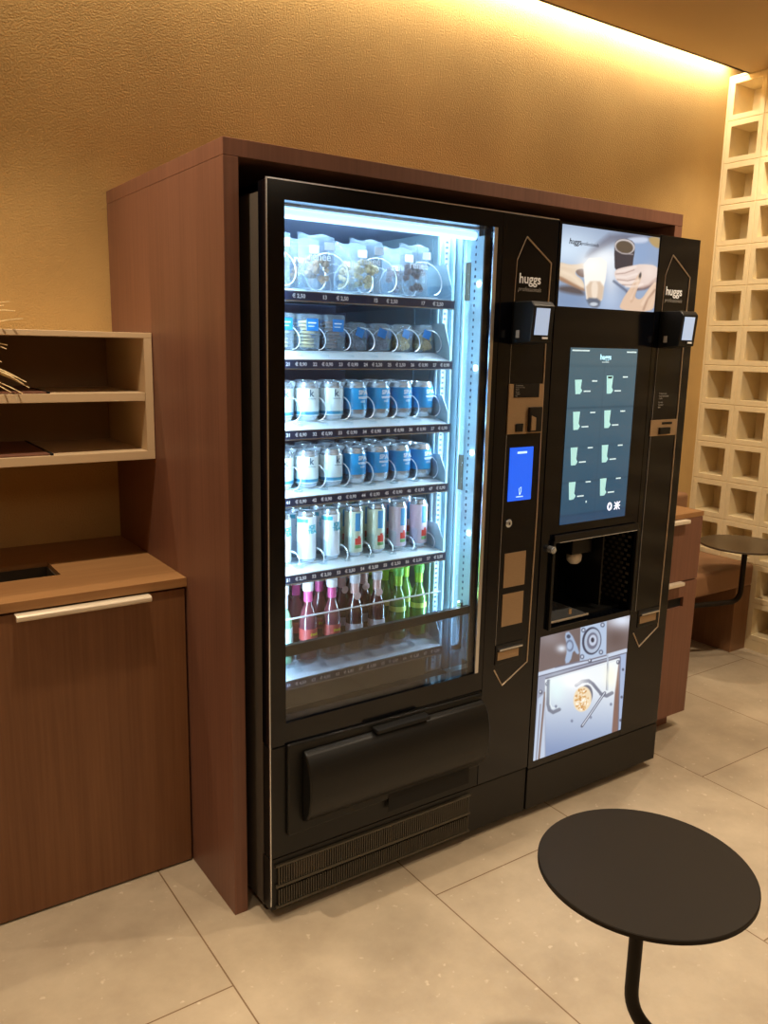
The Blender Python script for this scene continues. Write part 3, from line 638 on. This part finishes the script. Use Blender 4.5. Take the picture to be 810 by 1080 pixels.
build('vertical_groove', MB().box(QX+.022, QX+.0245, F-.0006, F+.001, .66, 1.49), M['dark'], p2)
cup(p2, 1.452, 1.55)

# ------------------------------------------------------------------ goods in the trays
def copy_tree(o):
    c = o.copy(); COL.objects.link(c)
    for ch in o.children:
        k = ch.copy(); COL.objects.link(k); k.parent = c
    return c
LN = ['front in line', 'second in line', 'third in line']
ORD = ['leftmost', 'second from left', 'third from left', 'middle', 'third from right', 'second from right', 'rightmost']
ROWN = {2: 'second tray down', 3: 'third tray down', 4: 'fourth tray down', 5: 'fifth tray down', 6: 'lowest tray'}
def put(proto, used, x, y, z, label, group, rz=0.):
    o = proto if not used[0] else copy_tree(proto); used[0] = True
    o.location = (x, y, z); o.rotation_euler = (0, 0, rz); o['label'] = label; o['group'] = group; return o
G = lambda n, s, r=.4, m=0., **k: mat(n, s, r, m, **k)
WHITE = G('can_white', (226, 236, 236), .35); BLUE = G('can_blue', (46, 158, 218), .35, 0); STR = G('can_stripe', (70, 150, 186), .35)
GREY = G('can_print', (86, 108, 128), .5); LBL = G('label_blue', (40, 130, 205), .4)
def can_proto(kind):
    r = .0318; h = .098
    t = thing('drink_can', '', 'can', (0, 0, 0))
    build('body', MB().lathe([(.024, 0), (.0265, .002), (.0300, .009), (r-.0004, .014), (r-.0004, .078), (.0290, .088), (.0265, .092), (.0265, .0945), (.0250, .0945), (.0240, .092)], 28), M['silver'], t, True)
    build('sleeve', MB().lathe([(r, .012), (r, .080)] if kind == 'white' else [(r, .024), (r, .080)], 28, cap=False), WHITE if kind == 'white' else BLUE, t, True)
    build('pull_tab', MB().lathe([(.009, .0925), (.009, .0945)], 12, .003, 0), M['silver'], t)
    if kind == 'white':
        build('stripe', MB().lathe([(r+.0002, .014), (r+.0002, .022)], 28, cap=False), STR, t, True)
        text('print', [('k', .026, 0, -r-.0010, .060, 'CENTER', 0, .0004), ('kombucha', .0052, .001, -r-.0008, .053)], GREY, t)
    else:
        text('print', [('SPA', .016, .004, -r-.0014, .063, 'CENTER', 0, .0005), ('water', .012, .004, -r-.0014, .052, 'CENTER', 0, .0003), ('still', .010, .004, -r-.0014, .042)], M['textw'], t)
    return t
def slim_proto(kind):
    r = .0255; h = .136
    t = thing('slim_drink_can', '', 'can', (0, 0, 0))
    build('body', MB().lathe([(.019, 0), (.021, .002), (.0240, .008), (r-.0004, .012), (r-.0004, .121), (.0230, .130), (.0215, .133), (.0215, .136), (.0200, .136), (.0190, .134)], 26), M['silver'], t, True)
    cols = {'pale': (232, 234, 240), 'lime': (222, 230, 206), 'rose': (226, 206, 220)}[kind]
    build('sleeve', MB().lathe([(r, .011), (r, .123)], 26, cap=False), G('slim_'+kind, cols, .3, .1), t, True)
    TEAL = G('slim_teal', (70, 176, 196), .35)
    if kind == 'pale':
        text('print', [('ICE', .014, .002, -r-.0010, .092, 'CENTER', 0, .0006), ('TEA', .014, .002, -r-.0010, .080, 'CENTER', 0, .0006)], TEAL, t)
        b = MB(); b.lathe([(r+.0003, .108), (r+.0003, .118)], 26, cap=False)
        bmesh.ops.delete(b.b, geom=[v for v in b.b.verts if v.co.x > -.008 or v.co.y > .008], context='VERTS'); build('label', b, TEAL, t)
    else:
        b = MB(); b.lathe([(r+.0002, .070), (r+.0002, .119)], 40, cap=False)
        bmesh.ops.delete(b.b, geom=[v for v in b.b.verts if abs(v.co.x) > .010 or v.co.y > 0], context='VERTS'); build('label', b, G('slim_sky', (80, 160, 214), .35), t)
        b = MB().lathe([(r+.0003, .032), (r+.0003, .050), (r+.0003, .056)], 40, cap=False)
        bmesh.ops.delete(b.b, geom=[v for v in b.b.verts if abs(v.co.x-.002) > (.010 if v.co.z < .053 else .006) or v.co.y > 0], context='VERTS'); build('fruit_print', b, G('fruit_red', (222, 74, 62), .4), t)
        b = MB().lathe([(r+.0003, .022), (r+.0003, .031)], 40, cap=False)
        bmesh.ops.delete(b.b, geom=[v for v in b.b.verts if abs(v.co.x-.002) > .011 or v.co.y > 0], context='VERTS'); build('leaf_print', b, G('fruit_green', (120, 176, 110), .4), t)
    return t
def bottle_proto(kind):
    r = .0245; t = thing('drink_bottle', '', 'bottle', (0, 0, 0))
    liq = {'clear': (150, 196, 150), 'pink': (118, 58, 66), 'dark': (74, 30, 36), 'green': (84, 132, 52)}[kind]
    gm = mat('liquid_'+kind, liq, .08, 0, .8, coat=.6)
    build('glass_body', MB().lathe([(.020, 0), (r, .004), (r, .100), (.0235, .115), (.015, .140), (.0105, .150), (.0105, .195)], 22), gm, t, True)
    fc = {'clear': (226, 230, 232), 'pink': (226, 96, 156), 'dark': (222, 176, 168), 'green': (150, 206, 64)}[kind]
    build('neck_foil', MB().lathe([(.0118, .158), (.0118, .202)] if kind != 'clear' else [(.0122, .150), (.0122, .202)], 18, cap=False), G('foil_'+kind, fc, .35, .2), t, True)
    cap = {'clear': (226, 230, 232), 'pink': (228, 222, 224), 'dark': (214, 210, 216), 'green': (110, 196, 84)}[kind]
    build('cap', MB().lathe([(.0145, .188), (.0150, .194), (.0150, .209), (.0125, .212)], 18), G('cap_'+kind, cap, .4), t, True)
    lc = {'clear': (206, 222, 214), 'pink': (196, 74, 66), 'dark': (216, 190, 190), 'green': (206, 220, 96)}[kind]
    z0, z1 = {'clear': (.03, .10), 'pink': (.055, .086), 'dark': (.050, .075), 'green': (.085, .100)}[kind]
    build('label', MB().lathe([(r+.0003, z0), (r+.0003, z1)], 22, cap=False), G('blabel_'+kind, lc, .5), t, True)
    if kind == 'pink': text('label_print', [('fresh', .011, 0, -r-.0010, .068, 'CENTER', .2, .0005)], G('gold_print', (230, 190, 40), .5), t)
    if kind == 'dark':
        m_ = MB().lathe([(.011, -.0015), (.011, .0015)], 16); m_.b.transform(Matrix.Translation((0, -.0130, .152))@Matrix.Rotation(math.pi/2, 4, 'X')); build('seal', m_, G('seal_pink', (226, 186, 178), .5), t)
    return t
def bag_proto(kind):
    t = thing('snack_bag', '', 'snack bag', (0, 0, 0)); w_, h = .103, .128
    b = MB(); n, m_ = 11, 12; V = {}
    for s_ in (-1, 1):
        for i in range(n):
            for j in range(m_):
                u, v = i/(n-1)*2-1, j/(m_-1); th = .024*max(0, 1-abs(u)**2.4)*(1-v**3)*(.55+.45*min(1, v*5)) if v < 1 else 0
                th += .002*math.sin(i*3.1+j*1.7)*(1-abs(u))*(v < .95)
                V[s_, i, j] = b.b.verts.new((u*w_/2*(1-.05*math.sin(v*3.1)), s_*th, v*h+.003*math.sin(u*5)*(v > .9)))
    for s_ in (-1, 1):
        for i in range(n-1):
            for j in range(m_-1): b.b.faces.new((V[s_, i, j], V[s_, i+1, j], V[s_, i+1, j+1], V[s_, i, j+1]))
    for j in range(m_-1):
        for i in (0, n-1): b.b.faces.new((V[-1, i, j], V[1, i, j], V[1, i, j+1], V[-1, i, j+1]))
    for i in range(n-1):
        b.b.faces.new((V[-1, i, 0], V[1, i, 0], V[1, i+1, 0], V[-1, i+1, 0])); b.b.faces.new((V[-1, i, m_-1], V[1, i, m_-1], V[1, i+1, m_-1], V[-1, i+1, m_-1]))
    build('bag_film', b, M['film'], t, True)
    c = MB(); rg = random.Random(kind)
    for _ in range(22 if kind != 'brown' else 26):
        x = rg.uniform(-.028, .028); z = rg.uniform(.014, .075); y = rg.uniform(-.008, .006); s = rg.uniform(.006, .010)
        g_ = bmesh.ops.create_icosphere(c.b, subdivisions=2, radius=s, matrix=Matrix.Translation((x, y, z)))['verts']
        for v in g_: v.co += Vector((rg.uniform(-1, 1), rg.uniform(-1, 1), rg.uniform(-1, 1)))*s*.22
    cc = {'mixed': (176, 140, 104), 'pale': (220, 196, 140), 'brown': (112, 74, 62), 'left': (190, 160, 120)}[kind]
    build('nut_filling', c, mat('nuts_'+kind, cc, .6, noise=.35, nscale=160), t, True)
    build('sticker', MB().box(.012, .040, -.0215, -.0210, .092, .111), M['textw'], t)
    text('bag_text', [('reneé', .027, -.004, -.0262, .066, 'CENTER', 0, .0003)], M['textw'], t)
    return t
def cookie_proto(kind):
    t = thing('cookie_pack' if kind in ('pale', 'brown') else 'snack_pouch', '', 'snack pack', (0, 0, 0)); w_, h = .056, .090
    c = MB(); rg = random.Random(5 if kind == 'pale' else 8)
    if kind in ('pale', 'brown'):
        build('clear_box', MB().box(-w_/2, w_/2, -.024, .024, 0, h, .006, 2), M['film'], t)
        for k in range(8):
            z = .010+k*.0085; x = rg.uniform(-.006, .006); c.lathe([(.012, z-.003), (.0195, z-.002), (.0195, z+.003), (.012, z+.0045)], 16, x, rg.uniform(-.003, .003))
        build('cookies', c, mat('cookie_'+kind, (222, 196, 130) if kind == 'pale' else (128, 92, 80), .7, noise=.2, nscale=200), t, True)
        build('label', MB().box(-.010, .022, -.0252, -.0245, .048, .078, .001), LBL, t)
        build('label_lines', MB().box(-.006, .016, -.0258, -.0252, .066, .069).box(-.006, .012, -.0258, -.0252, .058, .060), M['textw'], t)
    else:
        b = MB().prism([(-.027, 0), (.027, 0), (.029, .05), (.022, .074), (-.022, .074), (-.029, .05)], 'y', -.016, .016)
        build('pouch_film', b, M['film'], t, bev=.006)
        for _ in range(34):
            z = rg.uniform(.008, .04); x = rg.uniform(-.02, .02); c.lathe([(.002, z-.008), (.0075, z-.003), (.0075, z+.004), (.003, z+.009)], 10, x, rg.uniform(-.006, .006))
        build('snack_pieces', c, mat('snack_'+kind, (232, 204, 140) if kind == 'small' else (112, 112, 128), .7, noise=.2, nscale=200), t, True)
        lb = MB().box(-.011, .013, -.0178, -.0168, .038, .060); lb.b.transform(Matrix.Rotation(.35, 4, 'Y')); lb.b.transform(Matrix.Translation((-.016, 0, .002)))
        build('label', lb, LBL, t)
    return t
# row 1: bags of nuts
nm = ['left', 'mixed', 'pale', 'brown']; hx = [.150, .262, .408, .560]
des = ['clear bag of nuts partly hidden by the left door edge on the top tray', 'clear bag of mixed walnuts, second from left on the top tray', 'clear bag of pale yellow nuts, second from right on the top tray', 'clear bag of dark brown nuts, rightmost on the top tray']
for k in range(4):
    pr_ = bag_proto(nm[k]); u = [False]
    put(pr_, u, hx[k]-(.012 if k == 0 else 0), -.822, 1.6135, des[k], 'nut bags on the top tray', .04*(k-1.5))
    put(pr_, u, hx[k]+.006, -.735, 1.6135, ['clear bag behind the nut bag at the left door edge, top tray', 'clear bag behind the mixed walnut bag, second from left on top tray', 'clear bag behind the pale yellow nuts, second from right on top tray', 'clear bag behind the dark brown nuts, rightmost on the top tray'][k], 'nut bags on the top tray')
# row 2
P2 = [cookie_proto('pale'), cookie_proto('brown'), cookie_proto('small'), cookie_proto('grey')]; U2 = [[False], [False], [False], [False]]
for k in range(7):
    p = 0 if k < 2 else (1 if k == 2 else (3 if k < 5 else 2)); nmz = ['pale cookies in clear pack', 'brown cookies in clear pack', 'golden snacks in clear pouch', 'greyish snacks in clear pouch'][p]
    for d in range(2):
        put(P2[p], U2[p], LX(k)-.004+.004*d, -.800+.088*d, TR[1][1]+.0008, '%s %s on %s, %s' % (nmz, ORD[k], ROWN[2], LN[d]), 'snack packs on the second tray', [.05, -.04, .02, .1, -.12, .15, -.05][k])
# rows 3, 4: cans
CW, CB = can_proto('white'), can_proto('blue'); uw, ub = [False], [False]
for row in (3, 4):
    for k in range(7):
        for d in range(3):
            wh = k < 3
            put(CW if wh else CB, uw if wh else ub, LX(k), -.797+.0735*d, TR[row-1][1]+.0008, '%s drink can %s on %s, %s' % ('white' if wh else 'blue', ORD[k], ROWN[row], LN[d]), 'drink cans on the third tray' if row == 3 else 'drink cans on the fourth tray', random.uniform(-.12, .12))
# row 5: slim cans
SP = {k: slim_proto(k) for k in ('pale', 'lime', 'rose')}; us = {k: [False] for k in SP}
for k in range(7):
    kd = 'pale' if k < 3 else ('lime' if k < 5 else 'rose'); ds = {'pale': 'slim silver-white can', 'lime': 'slim yellow-green can', 'rose': 'slim pinkish can'}[kd]
    for d in range(3):
        put(SP[kd], us[kd], LX(k)-.001, -.800+.068*d, TR[4][1]+.0008, '%s %s on %s, %s' % (ds, ORD[k], ROWN[5], LN[d]), 'slim cans on the fifth tray', random.uniform(-.1, .1))
# row 6: bottles
kinds = ['clear', 'pink', 'pink', 'dark', 'dark', 'green', 'green']
BP = {k: bottle_proto(k) for k in set(kinds)} if False else {k: bottle_proto(k) for k in ('clear', 'pink', 'dark', 'green')}; ubt = {k: [False] for k in BP}
bd = {'clear': 'pale green bottle with white cap', 'pink': 'bottle with pink neck foil', 'dark': 'dark red bottle with pink seal', 'green': 'bright green bottle with green cap'}
for k in range(7):
    for d in range(3):
        kd = kinds[k] if not (k == 0 and d) else 'pink'
        put(BP[kd], ubt[kd], LX(k)-.002, -.812+.068*d, TR[5][1]+.0008, '%s %s on %s, %s' % (bd[kd], ORD[k], ROWN[6], LN[d]), 'bottles on the lowest tray', random.uniform(-.2, .2))

# ------------------------------------------------------------------ left cabinet, worktop, wall shelf
CY, CZ = -.584, .853
cab = thing('base_cabinet', 'low walnut veneer cabinet with long cream handle, left of the vending enclosure', 'cabinet', (-.6, -.3, 0))
build('body', MB().box(-1.25, -.003, CY+.024, -.004, 0, CZ-.205).box(-1.25, -.003, CY+.024, CY+.05, 0, CZ-.034).box(-.02, -.003, CY+.024, -.004, 0, CZ-.034), M['wood_cab'], cab)
dr = build('door', MB().box(-.62, -.006, CY+.003, CY+.022, .006, .822), M['wood_cab'], cab, bev=.001)
hd = MB().prism([(CY+.003, .824), (CY-.024, .824), (CY-.028, .820), (CY-.028, .812), (CY-.024, .808), (CY-.018, .812), (CY-.018, .818), (CY+.003, .819)], 'x', -.437, -.106)
build('handle', hd, M['handle'], dr, bev=.001)
build('door', MB().box(-1.25, -.623, CY+.003, CY+.022, .006, .822), M['wood_cab'], cab, bev=.001)
cx1, cy0, cy1 = -.280, -.388, -.235
top = MB().box(-1.25, -.001, CY-.002, cy0, CZ-.024, CZ).box(cx1, -.001, cy0, cy1, CZ-.024, CZ).box(-1.25, -.001, cy1, -.001, CZ-.024, CZ).box(-1.25, -.95, cy0, cy1, CZ-.024, CZ)
wt = build('worktop', top, M['wood_top']); wt['label'] = 'walnut veneer worktop with rectangular cut-out lying on the low left cabinet'; wt['category'] = 'worktop'
bn = thing('waste_insert', 'steel insert with cups sunk into the worktop cut-out', 'container', (-.6, -.3, CZ-.2))
build('tub', MB().box(-.948, cx1-.002, cy0+.002, cy0+.005, CZ-.195, CZ-.012).box(-.948, cx1-.002, cy1-.005, cy1-.002, CZ-.195, CZ-.012).box(cx1-.005, cx1-.002, cy0+.005, cy1-.005, CZ-.195, CZ-.012).box(-.948, -.945, cy0+.005, cy1-.005, CZ-.195, CZ-.012).box(-.945, cx1-.005, cy0+.005, cy1-.005, CZ-.2, CZ-.195), M['steel'], bn)
mb = MB()
for i in range(6): mb.lathe([(.026, CZ-.194), (.036, CZ-.075), (.037, CZ-.060), (.034, CZ-.060), (.033, CZ-.075)], 18, -.355-.088*i, -.31)
build('cup_holder', mb, M['steel'], bn, True)
SY = -.372
sf = thing('open_shelf', 'cream two-tier open wall shelf box above the low left cabinet', 'shelf', (-.6, -.19, 1.15))
build('shelf_board', MB().box(-1.30, -.002, SY, -.002, 1.486, 1.501), M['shelf'], sf, bev=.001); build('shelf_board', MB().box(-1.30, -.026, SY, -.022, 1.315, 1.338), M['shelf'], sf, bev=.001)
build('shelf_board', MB().box(-1.30, -.002, SY, -.002, 1.151, 1.175), M['shelf'], sf, bev=.001)
build('side_board', MB().box(-.024, -.002, SY, -.002, 1.175, 1.486), M['shelf'], sf, bev=.001)
build('back_board', MB().box(-1.30, -.026, -.020, -.002, 1.175, 1.486), mat('shelf_back', (150, 122, 86), .6), sf)
for z, s in ((1.3385, 'middle'), (1.1755, 'lower')):
    o = build('shelf_mat', MB().box(-1.28, -.283, SY+.012, -.03, z, z+.004, .001), M['wood'], None); o['label'] = 'thin brown mat lying on the %s board of the cream shelf' % s; o['category'] = 'mat'
    o2 = build('divider_strip', MB().box(-.282, -.276, SY+.004, -.03, z, z+.005), M['dark'], None); o2['label'] = 'thin black strip running front to back on the %s shelf board' % s; o2['category'] = 'strip'
# dried grass
pg = thing('dried_grass', 'dried straw-coloured grass bunch in a pot at the left end of the shelf', 'plant', (-.60, -.20, 1.3425))
build('pot', MB().lathe([(.030, 1.3425), (.044, 1.350), (.050, 1.385), (.040, 1.41), (.034, 1.41), (.034, 1.40)], 24, -.60, -.20), M['pot'], pg, True)
for k in range(1): pass
rg = random.Random(11); mb = MB()
tips = [(10, 318), (4, 322), (22, 400), (31, 409), (25, 405), (8, 364), (7, 368), (24, 336), (16, 328), (2, 382), (24, 415), (12, 414), (28, 403), (20, 402)]
for px, py in tips:
    tp = at(px, py, 1, -.36-rg.random()*.05); b0 = Vector((-.60, -.20, 1.40)); e = Vector(tp)
    md = (b0+e)/2+Vector((0, 0, .05+.04*rg.random())); md.y = min(md.y, -.30); pts = []
    if 1.45 < e.z+.03 < 1.53: pass
    for i in range(13):
        s = i/12; pts.append(b0*(1-s)**2+md*2*s*(1-s)+e*s*s)
    mb.tube(pts, .0050, 5, .0012)
for _ in range(26):
    a = rg.uniform(2.2, 5.2); e = Vector((-.60+.26*math.cos(a)*rg.random()-.05, -.20-.12*rg.random(), 1.38+.08*rg.random())); b0 = Vector((-.60, -.20, 1.40)); md = (b0+e)/2+Vector((0, 0, .03))
    mb.tube([b0*(1-s)**2+md*2*s*(1-s)+e*s*s for s in [i/8 for i in range(9)]], .002, 5, .0005)
build('grass_blades', mb, M['straw'], pg, True)

# ------------------------------------------------------------------ right cabinet
rc = thing('waste_cabinet', 'narrow walnut veneer cabinet with two cream handles, right of the vending enclosure', 'cabinet', (1.8, -.4, 0))
RX0, RX1, RY = WE+.003, 1.981, -.800
build('body', MB().box(RX0, RX1-.03, RY+.055, -.003, 0, .070).box(RX0, RX1, RY+.022, -.003, .070, .866), M['wood'], rc)
d1 = build('door', MB().box(RX0+.002, RX1, RY, RY+.02, .622, .866), M['wood'], rc, bev=.001)
d2 = build('door', MB().box(RX0+.002, 1.826-.03, RY, RY+.02, .070, .617).box(1.906, RX1, RY, RY+.02, .070, .617).box(1.796, 1.906, RY, RY+.02, .070, .517).box(1.796, 1.906, RY, RY+.02, .557, .617), M['wood'], rc)
build('slot_back', MB().box(1.796, 1.906, RY+.012, RY+.021, .517, .557), M['dark'], d2)
for z, d_ in ((.868, d1), (.626, d2)):
    build('handle', MB().box(1.66, 1.875, RY-.024, RY, z-.016, z-.002, .003), M['handle'], d_)
rt_ = build('worktop', MB().box(RX0, RX1+.004, RY, -.003, .868, .886), M['wood_top']); rt_['label'] = 'short walnut veneer worktop lying on the narrow right cabinet'; rt_['category'] = 'worktop'

# ------------------------------------------------------------------ bench
be = thing('bench', 'brown upholstered wall bench under the cream block wall', 'bench', (2.5, -.2, 0))
build('seat', MB().box(1.99, XW-.004, -.41, -.06, .335, .448, .022, 4), M['leather'], be, True)
build('end_panel', MB().box(2.905, XW-.004, -.402, -.003, 0, .336), M['bench'], be, bev=.002)
build('plinth', MB().box(1.99, 2.905, -.10, -.003, 0, .336), M['bench'], be)
build('backrest', MB().box(1.99, 2.88, -.105, -.003, .45, .775, .022, 4), M['leather'], be, True)

# ------------------------------------------------------------------ round tables
def round_table(label, c, h, R, m, path, group='small round tables'):
    t = thing('side_table', label, 'table', (c[0], c[1], 0), group)
    n = 72; build('table_top', MB().lathe([(R-.003, h-.010), (R, h-.0085), (R, h-.0015), (R-.0015, h)], n, c[0], c[1]), m, t, True)
    build('mounting_plate', MB().lathe([(.05, h-.014), (.05, h-.010)], 24, c[0], c[1]), M['table'], t)
    P = []
    for i in range(len(path)):
        p = Vector(path[i])
        if 0 < i < len(path)-1:
            a, b = Vector(path[i-1]), Vector(path[i+1]); ra = min(.06, (a-p).length*.45); rb = min(.06, (b-p).length*.45); A = p+(a-p).normalized()*ra; B = p+(b-p).normalized()*rb
            for s in [k/8 for k in range(9)]: P.append(A*(1-s)**2+p*2*s*(1-s)+B*s*s)
        else: P.append(p)
    build('stand_tube', MB().tube(P, .0125, 16), M['table'], t, True)
    return t
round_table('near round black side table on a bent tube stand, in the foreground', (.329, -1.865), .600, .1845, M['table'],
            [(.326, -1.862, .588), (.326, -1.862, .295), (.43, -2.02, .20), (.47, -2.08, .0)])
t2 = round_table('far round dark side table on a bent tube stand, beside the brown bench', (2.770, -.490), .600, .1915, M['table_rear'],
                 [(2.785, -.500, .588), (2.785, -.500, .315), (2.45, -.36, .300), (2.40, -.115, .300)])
